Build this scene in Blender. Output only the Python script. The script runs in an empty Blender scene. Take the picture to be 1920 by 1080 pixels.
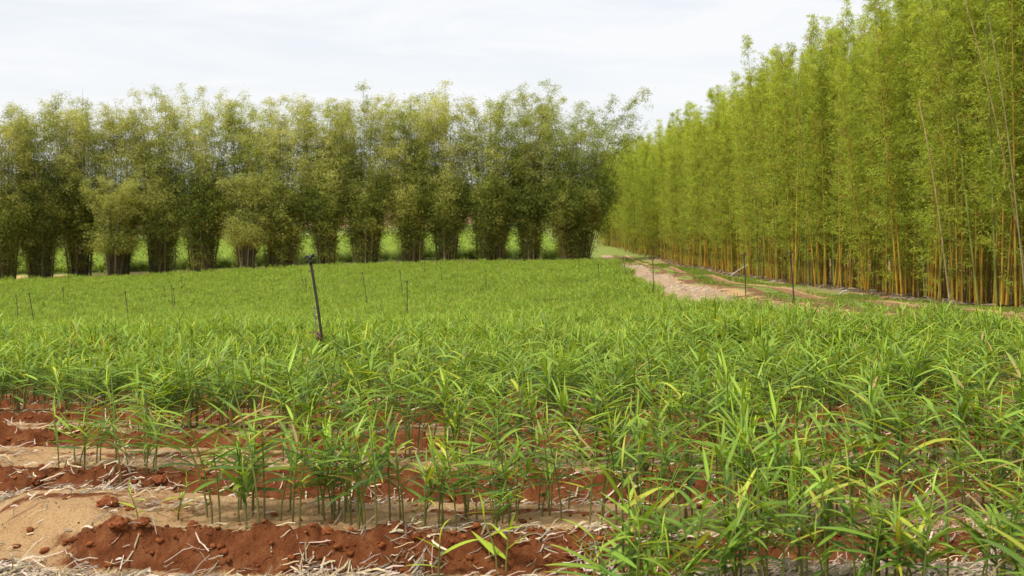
import bpy, math, random
import numpy as np
C = bpy.context.scene.collection
S = bpy.context.scene
F = 2058.0            # focal length in photo pixels (1920 wide)
HY = 380.0            # horizon row
EYE = 1.8

# ---------------------------------------------------------------- camera, sky, sun, exposure
cam_d = bpy.data.cameras.new('camera')
cam = bpy.data.objects.new('camera', cam_d); C.objects.link(cam)
cam.location = (0, 0, EYE); cam.rotation_euler = (math.radians(90), 0, 0)
cam_d.sensor_width = 36.0; cam_d.lens = 36.0*F/1920.0
cam_d.shift_y = -(540.0-HY)/1920.0
cam_d.clip_start = 0.1; cam_d.clip_end = 6000
cam_d.dof.use_dof = True; cam_d.dof.focus_distance = 8.5; cam_d.dof.aperture_fstop = 5.0
S.camera = cam

SUN_EL, SUN_AZ = math.radians(58), math.radians(-140)   # azimuth measured clockwise from +Y
world = bpy.data.worlds.new("World"); S.world = world; world.use_nodes = True
nt = world.node_tree; nt.nodes.clear()
def wn(t, **k):
    n = nt.nodes.new(t)
    for a, b in k.items(): setattr(n, a, b)
    return n
wo = wn('ShaderNodeOutputWorld'); mixs = wn('ShaderNodeMixShader')
sky = wn('ShaderNodeTexSky', sky_type='NISHITA', sun_disc=False, sun_elevation=SUN_EL, sun_rotation=SUN_AZ)
sky.air_density = 1.0; sky.dust_density = 2.0
bg1 = wn('ShaderNodeBackground'); bg1.inputs['Strength'].default_value = 0.13
bg2 = wn('ShaderNodeBackground'); bg2.inputs['Color'].default_value = (0.93, 0.94, 0.96, 1); bg2.inputs['Strength'].default_value = 0.755
tc = wn('ShaderNodeTexCoord'); mp = wn('ShaderNodeMapping'); mp.inputs['Scale'].default_value = (2.2, 2.2, 13); mp.inputs['Rotation'].default_value = (0.05, 0.1, 0.4)
no = wn('ShaderNodeTexNoise'); no.inputs['Scale'].default_value = 2.0; no.inputs['Detail'].default_value = 7; no.inputs['Roughness'].default_value = 0.62; no.inputs['Distortion'].default_value = 0.6
rp = wn('ShaderNodeMapRange'); rp.inputs['From Min'].default_value = 0.36; rp.inputs['From Max'].default_value = 0.6
rp.inputs['To Min'].default_value = 0.80; rp.inputs['To Max'].default_value = 0.99
L = nt.links.new
L(tc.outputs['Generated'], mp.inputs['Vector']); L(mp.outputs[0], no.inputs['Vector']); L(no.outputs[0], rp.inputs['Value'])
L(sky.outputs[0], bg1.inputs['Color']); L(rp.outputs[0], mixs.inputs[0]); L(bg1.outputs[0], mixs.inputs[1]); L(bg2.outputs[0], mixs.inputs[2])
L(mixs.outputs[0], wo.inputs[0])

sun_d = bpy.data.lights.new('sun', 'SUN'); sun_d.energy = 2.9; sun_d.angle = math.radians(11); sun_d.color = (1, 0.96, 0.88)
sun = bpy.data.objects.new('sun', sun_d); C.objects.link(sun)
sx, sy, sz = math.sin(SUN_AZ)*math.cos(SUN_EL), math.cos(SUN_AZ)*math.cos(SUN_EL), math.sin(SUN_EL)
from mathutils import Vector, Matrix
sun.rotation_euler = Vector((sx, sy, sz)).to_track_quat('Z', 'Y').to_euler()
sun.location = (0, 0, 30)

S.view_settings.view_transform = 'Standard'; S.view_settings.look = 'None'
S.view_settings.gamma = 1; S.view_settings.exposure = 0.45
S.render.engine = 'CYCLES'
S.cycles.max_bounces = 7; S.cycles.diffuse_bounces = 3; S.cycles.glossy_bounces = 2
S.cycles.transmission_bounces = 4; S.cycles.transparent_max_bounces = 4

# ---------------------------------------------------------------- helpers
rng = np.random.default_rng(7)
random.seed(7)

def hash2(ix, iy, seed):
    h = (ix.astype(np.int64)*374761393 + iy.astype(np.int64)*668265263 + seed*974634777) & 0xffffffff
    h = ((h ^ (h >> 13))*1274126177) & 0xffffffff
    h = h ^ (h >> 16)
    return (h & 0xffff)/65535.0
def vnoise(x, y, seed=0):
    ix = np.floor(x); iy = np.floor(y); fx = x-ix; fy = y-iy
    fx = fx*fx*(3-2*fx); fy = fy*fy*(3-2*fy)
    a = hash2(ix, iy, seed); b = hash2(ix+1, iy, seed); c = hash2(ix, iy+1, seed); d = hash2(ix+1, iy+1, seed)
    return (a*(1-fx)+b*fx)*(1-fy) + (c*(1-fx)+d*fx)*fy
def fbm(x, y, oct=4, seed=0, gain=0.5):
    s = 0; a = 1; t = 0
    for i in range(oct):
        s = s + a*vnoise(x*2**i + i*17.3, y*2**i - i*9.1, seed+i); t += a; a *= gain
    return s/t
def sst(x, a, b):
    t = np.clip((x-a)/(b-a), 0, 1); return t*t*(3-2*t)

# surveyed heights (x, y, z) of the sloping paddock, joined by a smooth surface
TERRAIN = [(-2,11.6,-.42),(-3.3,34,-2.1),(-4.9,36,-2.25),(-13.4,38,-2.95),(-13,30,-2.35),(-11,59,-3.45),
(-2.7,92,-3.45),(-41,90,-4.85),(-20,91,-4.0),(0,5,0),(-2.8,5.5,0),(2.8,5.5,0),(0,8,-.08),(4.5,8.5,-.05),(-4.5,8.5,-.1),(-26,60,-4.2),(-30,91,-4.5),
(13.4,95,-3.28),(13.4,81,-3.04),(13.4,62.7,-2.53),(13.4,51,-2.04),(13.4,43,-1.71),(13.4,37.3,-1.5),(13.4,32.8,-1.31),(13.4,29.3,-1.16),
(6.7,14.6,-.35),(5.8,18.6,-.66),(5.6,27,-1.28),(5.7,35.7,-1.7),(6.6,53,-2.4),(7.4,67,-2.85),(8.0,92,-3.5),
(8.1,49,-1.9),(8.8,41,-1.42),(9.0,60,-2.05),(9.0,75,-2.5),(9.6,31,-.93),(10.3,28.6,-.82),(8.2,24,-.62),(8.5,18,-.42),(2.5,18,-.85),(2,45,-2.4),(0,65,-3.0),(3,80,-3.3),(0,22,-1.25),(-6,20,-1.2),(13.4,108,-3.5),(-41,108,-4.9),(0,108,-3.55),(13,15,-.4),(-8,15,-.7)]
_P = np.array(TERRAIN)
def _uv(x, D): return x/7.0, 7*np.log((D+12)/17.)
def _tps(r2): return np.where(r2 > 0, 0.5*r2*np.log(r2+1e-12), 0)
_u, _v = _uv(_P[:, 0], _P[:, 1]); _n = len(_P)
_K = _tps((_u[:, None]-_u)**2+(_v[:, None]-_v)**2)+np.eye(_n)*0.05
_A = np.stack([np.ones(_n), _u, _v], 1)
_c = np.linalg.solve(np.block([[_K, _A], [_A.T, np.zeros((3, 3))]]), np.concatenate([_P[:, 2], [0, 0, 0]]))
GX = np.arange(-45, 16.01, 0.25); GY = np.arange(4, 108.01, 0.25)
_gx, _gy = np.meshgrid(GX, GY, indexing='ij'); _a, _b = _uv(_gx, _gy)
TAB = (_tps((_a[..., None]-_u)**2+(_b[..., None]-_v)**2)*_c[:_n]).sum(-1)+_c[_n]+_c[_n+1]*_a+_c[_n+2]*_b
def Z0(x, y):
    x = np.clip(np.asarray(x, float), -44.99, 15.99); y = np.clip(np.asarray(y, float), 4, 107.99)
    fx = (x+45)/.25; fy = (y-4)/.25; i = fx.astype(int); j = fy.astype(int); fx = fx-i; fy = fy-j
    return (TAB[i, j]*(1-fx)+TAB[i+1, j]*fx)*(1-fy)+(TAB[i, j+1]*(1-fx)+TAB[i+1, j+1]*fx)*fy
V0, PER = 5.35, 1.17
def rowcoord(x, y):
    return y + 0.10*np.sin(x*0.55+0.8) + 0.05*(fbm(x*0.8, y*0.3, 2, 5)-0.5)*2
def field_edge(x, y):
    """signed: >0 inside the planted bed area"""
    left = x + 2.45 + np.maximum(y-5.5, 0)*0.95
    left = np.where(y > 9.5, np.maximum(left, 1), left)
    right = np.interp(y, [0, 14.6, 18.6, 27, 35.7, 53, 67, 92, 110], [7.2, 6.4, 5.4, 5.3, 5.6, 6.5, 7.3, 8.0, 8.9]) - x
    return np.minimum(left, right)
def bed(x, y):
    """height, redface mask, furrow mask of the raised beds"""
    v = rowcoord(x, y); u = (v-V0)/PER; k = np.floor(u); p = u-k
    ragged = 0.05*(fbm(x*5, k*7.7+y*2, 3, 9)-0.5)
    p = p + ragged
    up = sst(p, 0.0, 0.17); down = 1-sst(p, 0.74, 0.97)
    h = up*down
    far = 1-sst(np.asarray(y, float), 22, 30)
    act = sst(field_edge(x, y)+0.5*(fbm(x*1.5, y*1.5, 2, 30)-0.5), 0.0, 0.5)*sst(v, V0-0.05-0*PER, V0)*far
    act2 = sst(field_edge(x, y), 0.0, 0.5)*far
    act = np.where(v < V0, act2*sst(x, 0.2, 1.2), act)
    return h*act, sst(p, -0.03, 0.02)*(1-sst(p, 0.17, 0.27))*act, sst(p, 0.78, 0.9)*act, k
def Zf(x, y):
    x = np.asarray(x, float); y = np.asarray(y, float)
    h, red, fur, k = bed(x, y)
    z = Z0(x, y) + (0.135+0.045*sst(y, 6.2, 6.6))*h
    near = 1-sst(y, 16, 24)
    # sandy mound at the left end of the nearest beds
    z = z + 0.055*np.exp(-((x+2.35)/0.75)**2-((y-6.0)/0.42)**2)*near
    z = z + 0.05*(fbm(x*1.3, y*1.3, 3, 50)-0.5)*near
    clod = np.maximum(fbm(x*9, y*9, 4, 21)-0.47, 0)
    z = z + near*(red*0.16*clod + 0.05*clod*h)
    rid = 1-np.abs(2*fbm(x*24, y*24, 4, 44, .65)-1)*2.6
    z = z + near*np.clip(rid, 0, 1)*0.022*(red+0.12*h)
    z = z + near*(0.022*(fbm(x*26, y*26, 3, 33)-0.5)*(0.35+red)) + near*red*0.014*(fbm(x*48, y*48, 2, 35)-0.5)
    return z

def new_mesh(name, verts, faces, attrs=None, smooth=False, mats=()):
    """verts (n,3), faces (m,k) all the same size or list of such arrays"""
    me = bpy.data.meshes.new(name)
    if not isinstance(faces, list): faces = [faces]
    faces = [f for f in faces if len(f)]
    nl = sum(f.size for f in faces); nf = sum(len(f) for f in faces)
    me.vertices.add(len(verts)); me.vertices.foreach_set('co', np.asarray(verts, np.float32).ravel())
    me.loops.add(nl); me.polygons.add(nf)
    me.loops.foreach_set('vertex_index', np.concatenate([f.ravel() for f in faces]).astype(np.int32))
    tot = np.concatenate([np.full(len(f), f.shape[1]) for f in faces]); st = np.concatenate([[0], np.cumsum(tot)[:-1]])
    me.polygons.foreach_set('loop_start', st.astype(np.int32))
    if smooth: me.polygons.foreach_set('use_smooth', np.ones(nf, bool))
    me.update(calc_edges=True)
    for k, v in (attrs or {}).items():
        v = np.asarray(v, np.float32)
        if v.ndim == 1:
            a = me.attributes.new(k, 'FLOAT', 'POINT'); a.data.foreach_set('value', v)
        else:
            a = me.color_attributes.new(k, 'FLOAT_COLOR', 'POINT')
            v4 = np.ones((len(v), 4), np.float32); v4[:, :3] = v; a.data.foreach_set('color', v4.ravel())
    for m in mats: me.materials.append(m)
    return me
def link(name, me, parent=None, loc=(0, 0, 0), rz=0, sc=1.0, coll=None):
    o = bpy.data.objects.new(name, me); (coll or C).objects.link(o)
    o.location = loc; o.rotation_euler = (0, 0, rz); o.scale = (sc, sc, sc)
    if parent: o.parent = parent
    return o
def tag(o, label=None, cat=None, group=None, kind=None):
    if label: o['label'] = label
    if cat: o['category'] = cat
    if group: o['group'] = group
    if kind: o['kind'] = kind
    return o
def tube(pts, rad, n=6, col=None):
    """swept tube -> verts, quads, cols"""
    pts = np.asarray(pts, float); m = len(pts); rad = np.broadcast_to(rad, (m,))
    t = np.gradient(pts, axis=0); t /= np.linalg.norm(t, axis=1)[:, None]+1e-9
    ref = np.array([0.13, 0.97, 0.2]) if abs(t[0][2]) > 0.5 else np.array([0., 0, 1])
    u = np.cross(t, ref); u /= np.linalg.norm(u, axis=1)[:, None]+1e-9; w = np.cross(t, u)
    a = np.arange(n)*2*math.pi/n
    V = pts[:, None]+rad[:, None, None]*(u[:, None]*np.cos(a)[None, :, None]+w[:, None]*np.sin(a)[None, :, None])
    V = V.reshape(-1, 3)
    i = np.arange(m-1)[:, None]*n; j = np.arange(n)[None]; j2 = (j+1) % n
    Q = np.stack([i+j, i+j2, i+n+j2, i+n+j], -1).reshape(-1, 4)
    Q = np.concatenate([Q, ])
    cc = None
    if col is not None:
        col = np.asarray(col, float)
        cc = np.repeat(np.broadcast_to(col, (m, 3)), n, 0)
    return V, Q, cc
class Buf:
    def __init__(s): s.v = []; s.f4 = []; s.f3 = []; s.c = []; s.n = 0
    def add(s, V, Q, c=None, T=None):
        s.v.append(V)
        if Q is not None and len(Q): s.f4.append(Q+s.n)
        if T is not None and len(T): s.f3.append(T+s.n)
        s.c.append(np.broadcast_to(np.asarray(c if c is not None else (.5, .5, .5), float), (len(V), 3)))
        s.n += len(V)
    def mesh(s, name, mat, smooth=False):
        fs = []
        if s.f4: fs.append(np.concatenate(s.f4))
        if s.f3: fs.append(np.concatenate(s.f3))
        return new_mesh(name, np.concatenate(s.v), fs, {'Col': np.concatenate(s.c)}, smooth, [mat])
def unit(v): return v/(np.linalg.norm(v, axis=-1, keepdims=True)+1e-9)
def leafquads(P, d, ln, wd, r):
    """diamond leaves folded at nothing: base, side, tip, side"""
    n = len(P); rv = unit(r.normal(size=(n, 3))); s = unit(np.cross(d, rv))
    ln = np.broadcast_to(ln, (n,))[:, None]; wd = np.broadcast_to(wd, (n,))[:, None]
    m = P+d*ln*0.42
    tip = P+d*ln; tip[:, 2] -= 0.18*ln[:, 0]
    V = np.stack([P, m+s*wd*0.5, tip, m-s*wd*0.5], 1).reshape(-1, 3)
    Q = np.arange(n*4).reshape(-1, 4)
    return V, Q

# ---------------------------------------------------------------- materials
def mat_base(name):
    m = bpy.data.materials.new(name); m.use_nodes = True; m.node_tree.nodes.clear(); return m, m.node_tree
def foliage_mat(name, trans=0.4, rough=0.5, spec=0.3, hvar=0.0):
    m, t = mat_base(name); N = t.nodes.new; Lk = t.links.new
    out = N('ShaderNodeOutputMaterial'); mx = N('ShaderNodeMixShader'); mx.inputs[0].default_value = trans
    p = N('ShaderNodeBsdfPrincipled'); p.inputs['Roughness'].default_value = rough; p.inputs['Specular IOR Level'].default_value = spec
    tr = N('ShaderNodeBsdfTranslucent'); a = N('ShaderNodeAttribute'); a.attribute_name = 'Col'
    oi = N('ShaderNodeObjectInfo'); hs = N('ShaderNodeHueSaturation')
    mr = N('ShaderNodeMapRange'); mr.inputs['To Min'].default_value = 1-hvar; mr.inputs['To Max'].default_value = 1+hvar
    Lk(oi.outputs['Random'], mr.inputs['Value']); Lk(mr.outputs[0], hs.inputs['Value']); Lk(a.outputs['Color'], hs.inputs['Color'])
    mu = N('ShaderNodeMix'); mu.data_type = 'RGBA'; mu.blend_type = 'MULTIPLY'; mu.inputs[0].default_value = 1
    Lk(hs.outputs[0], mu.inputs[6]); mu.inputs[7].default_value = (1.25, 1.15, 0.6, 1)
    Lk(hs.outputs[0], p.inputs['Base Color']); Lk(mu.outputs[2], tr.inputs['Color'])
    Lk(p.outputs[0], mx.inputs[1]); Lk(tr.outputs[0], mx.inputs[2]); Lk(mx.outputs[0], out.inputs[0])
    return m
def col_mat(name, rough=0.6, spec=0.3, noise=0.25, scale=30):
    m, t = mat_base(name); N = t.nodes.new; Lk = t.links.new
    out = N('ShaderNodeOutputMaterial'); p = N('ShaderNodeBsdfPrincipled'); p.inputs['Roughness'].default_value = rough
    p.inputs['Specular IOR Level'].default_value = spec
    a = N('ShaderNodeAttribute'); a.attribute_name = 'Col'; g = N('ShaderNodeNewGeometry')
    n = N('ShaderNodeTexNoise'); n.inputs['Scale'].default_value = scale; n.inputs['Detail'].default_value = 4
    mr = N('ShaderNodeMapRange'); mr.inputs['From Min'].default_value = .3; mr.inputs['From Max'].default_value = .7
    mr.inputs['To Min'].default_value = 1-noise; mr.inputs['To Max'].default_value = 1+noise
    hs = N('ShaderNodeHueSaturation')
    Lk(g.outputs['Position'], n.inputs['Vector']); Lk(n.outputs[0], mr.inputs['Value']); Lk(mr.outputs[0], hs.inputs['Value'])
    Lk(a.outputs['Color'], hs.inputs['Color']); Lk(hs.outputs[0], p.inputs['Base Color']); Lk(p.outputs[0], out.inputs[0])
    return m
M_ginger = foliage_mat('ginger_leaf', 0.36, 0.42, 0.4, 0.12)
M_stem = col_mat('ginger_stem', 0.5, 0.3, 0.15, 20)
M_bleaf = foliage_mat('dark_bamboo_leaf', 0.38, 0.55, 0.2, 0.08)
M_yleaf = foliage_mat('bright_bamboo_leaf', 0.50, 0.5, 0.25, 0.20)
M_culm = col_mat('bamboo_culm', 0.45, 0.35, 0.25, 6)
M_straw = col_mat('dry_straw', 0.7, 0.2, 0.2, 40)
M_clod = col_mat('red_clod', 0.95, 0.05, 0.35, 45)

# ground: red soil / sand / straw litter / grass by masks
def ground_mat(name='ground_soil', rg=1.0, reds=((0.12, 0.036, 0.012), (0.23, 0.074, 0.026), (0.36, 0.15, 0.06))):
    m, t = mat_base(name); N = t.nodes.new; Lk = t.links.new
    out = N('ShaderNodeOutputMaterial'); p = N('ShaderNodeBsdfPrincipled'); p.inputs['Roughness'].default_value = 0.95
    p.inputs['Specular IOR Level'].default_value = 0.1
    g = N('ShaderNodeNewGeometry')
    def noise(sc, det=5, ro=0.6, vec=None):
        n = N('ShaderNodeTexNoise'); n.inputs['Scale'].default_value = sc; n.inputs['Detail'].default_value = det; n.inputs['Roughness'].default_value = ro
        Lk((vec or g.outputs['Position']), n.inputs['Vector']); return n.outputs[0]
    def ramp(src, stops):
        r = N('ShaderNodeValToRGB'); e = r.color_ramp.elements
        e[0].position, e[0].color = stops[0][0], (*stops[0][1], 1); e[1].position, e[1].color = stops[-1][0], (*stops[-1][1], 1)
        for q, c in stops[1:-1]:
            x = e.new(q); x.color = (*c, 1)
        Lk(src, r.inputs[0]); return r.outputs[0]
    def attr(n):
        a = N('ShaderNodeAttribute'); a.attribute_name = n; return a.outputs['Fac']
    def mix(f, a, b):
        x = N('ShaderNodeMix'); x.data_type = 'RGBA'; Lk(f, x.inputs[0]); Lk(a, x.inputs[6]); Lk(b, x.inputs[7]); return x.outputs[2]
    def edge(mask, nz, w=0.18, amt=0.5):   # break a mask's edge up with noise
        a = N('ShaderNodeMath'); a.operation = 'MULTIPLY_ADD'; Lk(nz, a.inputs[0]); a.inputs[1].default_value = amt; a.inputs[2].default_value = -amt/2
        b = N('ShaderNodeMath'); b.operation = 'ADD'; Lk(mask, b.inputs[0]); Lk(a.outputs[0], b.inputs[1])
        c = N('ShaderNodeMapRange'); c.interpolation_type = 'SMOOTHSTEP'; c.inputs['From Min'].default_value = 0.5-w; c.inputs['From Max'].default_value = 0.5+w
        Lk(b.outputs[0], c.inputs['Value']); return c.outputs[0]
    n1 = noise(9, 8, 0.7); n2 = noise(60, 5, 0.7); n3 = noise(3.0, 6, 0.65)
    red = ramp(n1, [(0.3, reds[0]), (0.5, reds[1]), (0.72, reds[2])])
    sand = ramp(n2, [(0.3, (0.26, 0.12, 0.045)), (0.43, (0.58, 0.36, 0.16)), (0.75, (0.76, 0.54, 0.29))])
    sand2 = ramp(n3, [(0.3, (0.46, 0.23, 0.11)), (0.7, (0.68, 0.45, 0.22))])
    x = N('ShaderNodeMix'); x.data_type = 'RGBA'; x.inputs[0].default_value = 0.4; Lk(sand, x.inputs[6]); Lk(sand2, x.inputs[7]); sand = x.outputs[2]
    sp = N('ShaderNodeMapRange'); sp.inputs['From Min'].default_value = .60; sp.inputs['From Max'].default_value = .68; sp.inputs['To Max'].default_value = .75; Lk(noise(130, 2, 0.5), sp.inputs['Value'])
    dk = N('ShaderNodeRGB'); dk.outputs[0].default_value = (0.15, 0.075, 0.04, 1); sand = mix(sp.outputs[0], sand, dk.outputs[0])
    straw = ramp(noise(25, 6, 0.75), [(0.3, (0.22, 0.11, 0.06)), (0.5, (0.50, 0.33, 0.21)), (0.72, (0.70, 0.54, 0.39))])
    grass = ramp(noise(14, 6, 0.7), [(0.3, (0.11, 0.15, 0.03)), (0.5, (0.24, 0.29, 0.06)), (0.75, (0.42, 0.38, 0.16))])
    c = mix(edge(attr('sand'), noise(11, 9, 0.75), 0.2, 1.5*rg), red, sand)
    c = mix(edge(attr('straw'), noise(12, 6, 0.7), 0.15, 1.0*rg), c, straw)
    c = mix(edge(attr('grass'), noise(2.2, 7, 0.7), 0.25, 1.0*rg), c, grass)
    Lk(c, p.inputs['Base Color'])
    b = N('ShaderNodeBump'); b.inputs['Strength'].default_value = 0.9; b.inputs['Distance'].default_value = 0.02
    ad = N('ShaderNodeMath'); ad.operation = 'ADD'; Lk(noise(35, 8, 0.75), ad.inputs[0]); Lk(noise(140, 3, 0.6), ad.inputs[1])
    Lk(ad.outputs[0], b.inputs['Height']); Lk(b.outputs[0], p.inputs['Normal'])
    Lk(p.outputs[0], out.inputs[0]); return m
M_ground = ground_mat()
M_track = ground_mat('track_soil', 0.62, ((0.14, 0.068, 0.036), (0.23, 0.115, 0.06), (0.36, 0.20, 0.11)))

# ---------------------------------------------------------------- ground (one sheet to the horizon)
def far_field_mask(x, y):
    return sst(y, 101, 103)*(1-sst(y, 290, 330))
ys = np.concatenate([np.linspace(-40, 3.0, 14)[:-1], np.linspace(3.0, 4.8, 30)[:-1], np.arange(4.8, 10.5, 0.0145),
                     10.5*1.012**np.arange(0, 200), np.geomspace(116, 5000, 60)])
t = np.concatenate([-np.geomspace(6, 0.62, 26)[:-1], np.linspace(-0.62, 0.62, 640), np.geomspace(0.62, 6, 26)[1:]])
X = t[None]*np.maximum(ys, 3.0)[:, None]; Y = np.broadcast_to(ys[:, None], X.shape)
h, red, fur, kk = bed(X, Y); Zg = Zf(X, Y)
fe = field_edge(X, Y)
v_ = rowcoord(X, Y)
sandm = 0.62*np.ones_like(X)
sandm = sandm + 0.35*(fbm(X*1.1, Y*2.2, 3, 61)-0.5) + 0.15
sandm = sandm-0.55*np.exp(-((((v_-V0)/PER-np.floor((v_-V0)/PER))-0.60)/0.06)**2)*sst(fbm(X*.9, Y*3, 2, 66), .38, .55)*(1-sst(Y, 12, 16))
sandm = sandm*(1-red) - 0.12*h*(fbm(X*3, Y*5, 3, 63) > .56)
nearD = 1-sst(Y, 9.5, 14)
sandm = np.where(fur > 0.1, sandm-0.45*fur*nearD, sandm)
v = rowcoord(X, Y)
# the first bank spills red soil over the sandy end; straw lies at the near edge and in a furrow at the left
strawm = sst(v, 5.45, 5.27)*sst(v, 4.6, 5.0)*0.75
strawm = np.where(X < -2.2, np.maximum(strawm, np.exp(-((Y-6.45)/0.18)**2)*0.8*sst(X, -2.1, -2.6)), strawm)
strawm = np.maximum(strawm, 0.55*fur*nearD)*(1-0.6*red)
grassm = np.where((far_field_mask(X, Y) > 0.5), 1.0, 0.0)
grassm = np.where((Y > 290), 0.0, grassm)
verge = sst(X, 8, 9)*sst(Y, 3, 6)*(1-sst(X, 12.6, 13.2))
grassm = np.maximum(grassm, np.where(Y < 100, verge*0.8, 0))
forest_floor = sst(X, 12.8, 13.4)*(Y < 115)
strawm = np.maximum(strawm, 0.30*forest_floor)
sandm = np.where(Y > 40, np.clip(sandm, 0.5, 1), sandm)
m, n = X.shape
I = (np.arange(m-1)[:, None]*n+np.arange(n-1)[None]).ravel()
Q = np.stack([I, I+1, I+n+1, I+n], -1)
me = new_mesh('ground', np.stack([X, Y, Zg], -1).reshape(-1, 3), Q,
              {'sand': np.clip(sandm, 0, 1).ravel(), 'straw': np.clip(strawm, 0, 1).ravel(), 'grass': np.clip(grassm, 0, 1).ravel()}, True, [M_ground])
tag(link('ground', me), kind='structure')

# ---------------------------------------------------------------- dirt track between the crop and the golden bamboo
def crop_right(y): return np.interp(y, [0, 14.6, 18.6, 27, 35.7, 53, 67, 92, 110], [7.2, 6.4, 5.4, 5.3, 5.6, 6.5, 7.3, 8.0, 8.9])
def track_sheet():
    yy = np.concatenate([np.arange(6, 40, 0.22), np.arange(40, 112, 0.5)]); s = np.linspace(0, 1, 70)
    a = crop_right(yy)+0.05; b = np.full_like(yy, 12.7)
    X = a[:, None]+(b-a)[:, None]*s[None]; Y = np.broadcast_to(yy[:, None], X.shape)
    w = s[None]+0.05*(fbm(X*0.5, Y*0.25, 3, 80)-0.5)
    def band(a, b, e=0.02): return sst(w, a-e, a+e)*(1-sst(w, b-e, b+e))
    rut1 = band(0.26, 0.46); rut2 = band(0.56, 0.70)
    Z = Zf(X, Y)+0.02-0.02*rut1-0.015*rut2+0.03*(fbm(X*3, Y*3, 4, 81)-0.5)+0.02*band(.44, .55)
    straw = band(-1, 0.28)*1.2
    grass = band(0.46, 0.56)*0.8+band(0.70, 2)*0.66
    grass = grass*(0.72+0.56*fbm(X*0.9, Y*0.35, 3, 82))
    sand = 0.08+0.36*band(0.56, 0.70)+0.5*band(0.9, 2)+0.5*band(0.66, 0.9)
    m, n = X.shape; I = (np.arange(m-1)[:, None]*n+np.arange(n-1)[None]).ravel()
    me = new_mesh('dirt_track', np.stack([X, Y, Z], -1).reshape(-1, 3), np.stack([I, I+1, I+n+1, I+n], -1),
                  {'sand': np.broadcast_to(sand, X.shape).ravel(), 'straw': np.broadcast_to(straw, X.shape).ravel(), 'grass': np.broadcast_to(grass, X.shape).ravel()}, True, [M_track])
    tag(link('dirt_track', me), kind='structure')
track_sheet()

# ---------------------------------------------------------------- ginger plants
G_DARK = np.array((0.050, 0.115, 0.02)); G_MID = np.array((0.18, 0.31, 0.03)); G_LIME = np.array((0.42, 0.55, 0.045)); G_YEL = np.array((0.62, 0.54, 0.06))
def ginger_leaf(B, P, az, el, ln, wd, col, droop, r, seg=6, tipc=None, fold=0.35):
    p = np.array(P, float); pts = []; dirs = []
    e = el
    for i in range(seg+1):
        d = np.array((math.cos(az)*math.cos(e), math.sin(az)*math.cos(e), math.sin(e)))
        pts.append(p.copy()); dirs.append(d); p = p+d*ln/seg; e -= droop/seg*(0.4+1.2*i/seg)
    pts = np.array(pts); dirs = np.array(dirs); s0 = np.array((-math.sin(az), math.cos(az), 0.0))
    tw = r.uniform(-0.5, 0.5)
    tt = np.linspace(0, 1, seg+1); w = wd*0.5*np.clip(np.sin(math.pi*np.clip(tt, .02, .999)**0.75)**0.7, 0.02, 1); w[-1] = 0.0006; w[0] = wd*.12
    up = np.cross(dirs, s0); up = unit(up); up[up[:, 2] < 0] *= -1
    sv = s0*math.cos(tw)+up*math.sin(tw)
    Lf = pts+sv*w[:, None]+up*w[:, None]*fold; Rt = pts-sv*w[:, None]+up*w[:, None]*fold
    V = np.stack([Lf, pts, Rt], 1).reshape(-1, 3)
    i = np.arange(seg)[:, None]*3
    Q = np.concatenate([np.concatenate([i, i+1, i+4, i+3], 1), np.concatenate([i+1, i+2, i+5, i+4], 1)])
    c = np.tile(col, (seg+1, 1))
    if tipc is not None: f = sst(tt, 0.8, 1.0)[:, None]; c = c*(1-f)+tipc*f
    c3 = np.repeat(c, 3, 0); c3[1::3] *= 1.25
    B.add(V, Q, c3)
def ginger_stem(BS, BL, r, x0, y0, hgt, lean, laz, nleaf, young=0.0, seg=6, scale=1.0):
    k = 7; tt = np.linspace(0, 1, k)
    pts = np.stack([x0+math.cos(laz)*lean*tt**1.6*hgt, y0+math.sin(laz)*lean*tt**1.6*hgt, tt*hgt], -1)
    pts[0, 2] = -0.04
    c0 = np.array((0.17, 0.13, 0.045))*(1-tt[:, None])**2+(1-(1-tt[:, None])**2)*np.array((0.12, 0.20, 0.03))
    V, Q, c = tube(pts, np.linspace(0.0062, 0.003, k), 5, c0)
    BS.add(V, Q, c)
    phi = r.uniform(0, 2*math.pi); lo = r.uniform(0.36, 0.48) if young < .5 else 0.25
    for i in range(nleaf):
        f = lo+(1-lo)*(i+r.uniform(-.2, .2))/max(nleaf-1, 1); f = min(max(f, 0.1), 1)
        p = np.array([np.interp(f, tt, pts[:, j]) for j in range(3)])
        q = (i+0.5)/nleaf
        az = phi+(math.pi if i % 2 else 0)+r.uniform(-.35, .35)
        el = r.uniform(-0.05, 0.65)+q**1.8*0.42
        ln = (0.135+0.115*math.sin(math.pi*min(0.25+q*0.75, 1)))*r.uniform(.8, 1.2)*scale
        wd = ln*r.uniform(0.066, 0.105)
        if i == nleaf-1: el = r.uniform(1.2, 1.5); wd *= 0.6; ln *= .9
        if young: wd *= 1.7
        m = q**1.5*r.uniform(.3, 1.0)
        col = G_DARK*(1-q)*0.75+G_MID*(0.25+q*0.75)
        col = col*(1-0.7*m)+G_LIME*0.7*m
        if r.random() < 0.08: col = G_YEL*0.45+col*0.55
        col = col*r.uniform(.65, 1.25)
        if r.random() < 0.018: col = np.array((.36, .27, .10))
        if young: col = col*(1-young)+G_LIME*1.1*young
        ginger_leaf(BL, p, az, el, ln, wd, col, r.uniform(0.05, 0.5) if r.random() < .8 else r.uniform(.6, 1.3), r, seg, G_YEL if r.random() < 0.45 else None, r.uniform(.15, .6))
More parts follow.
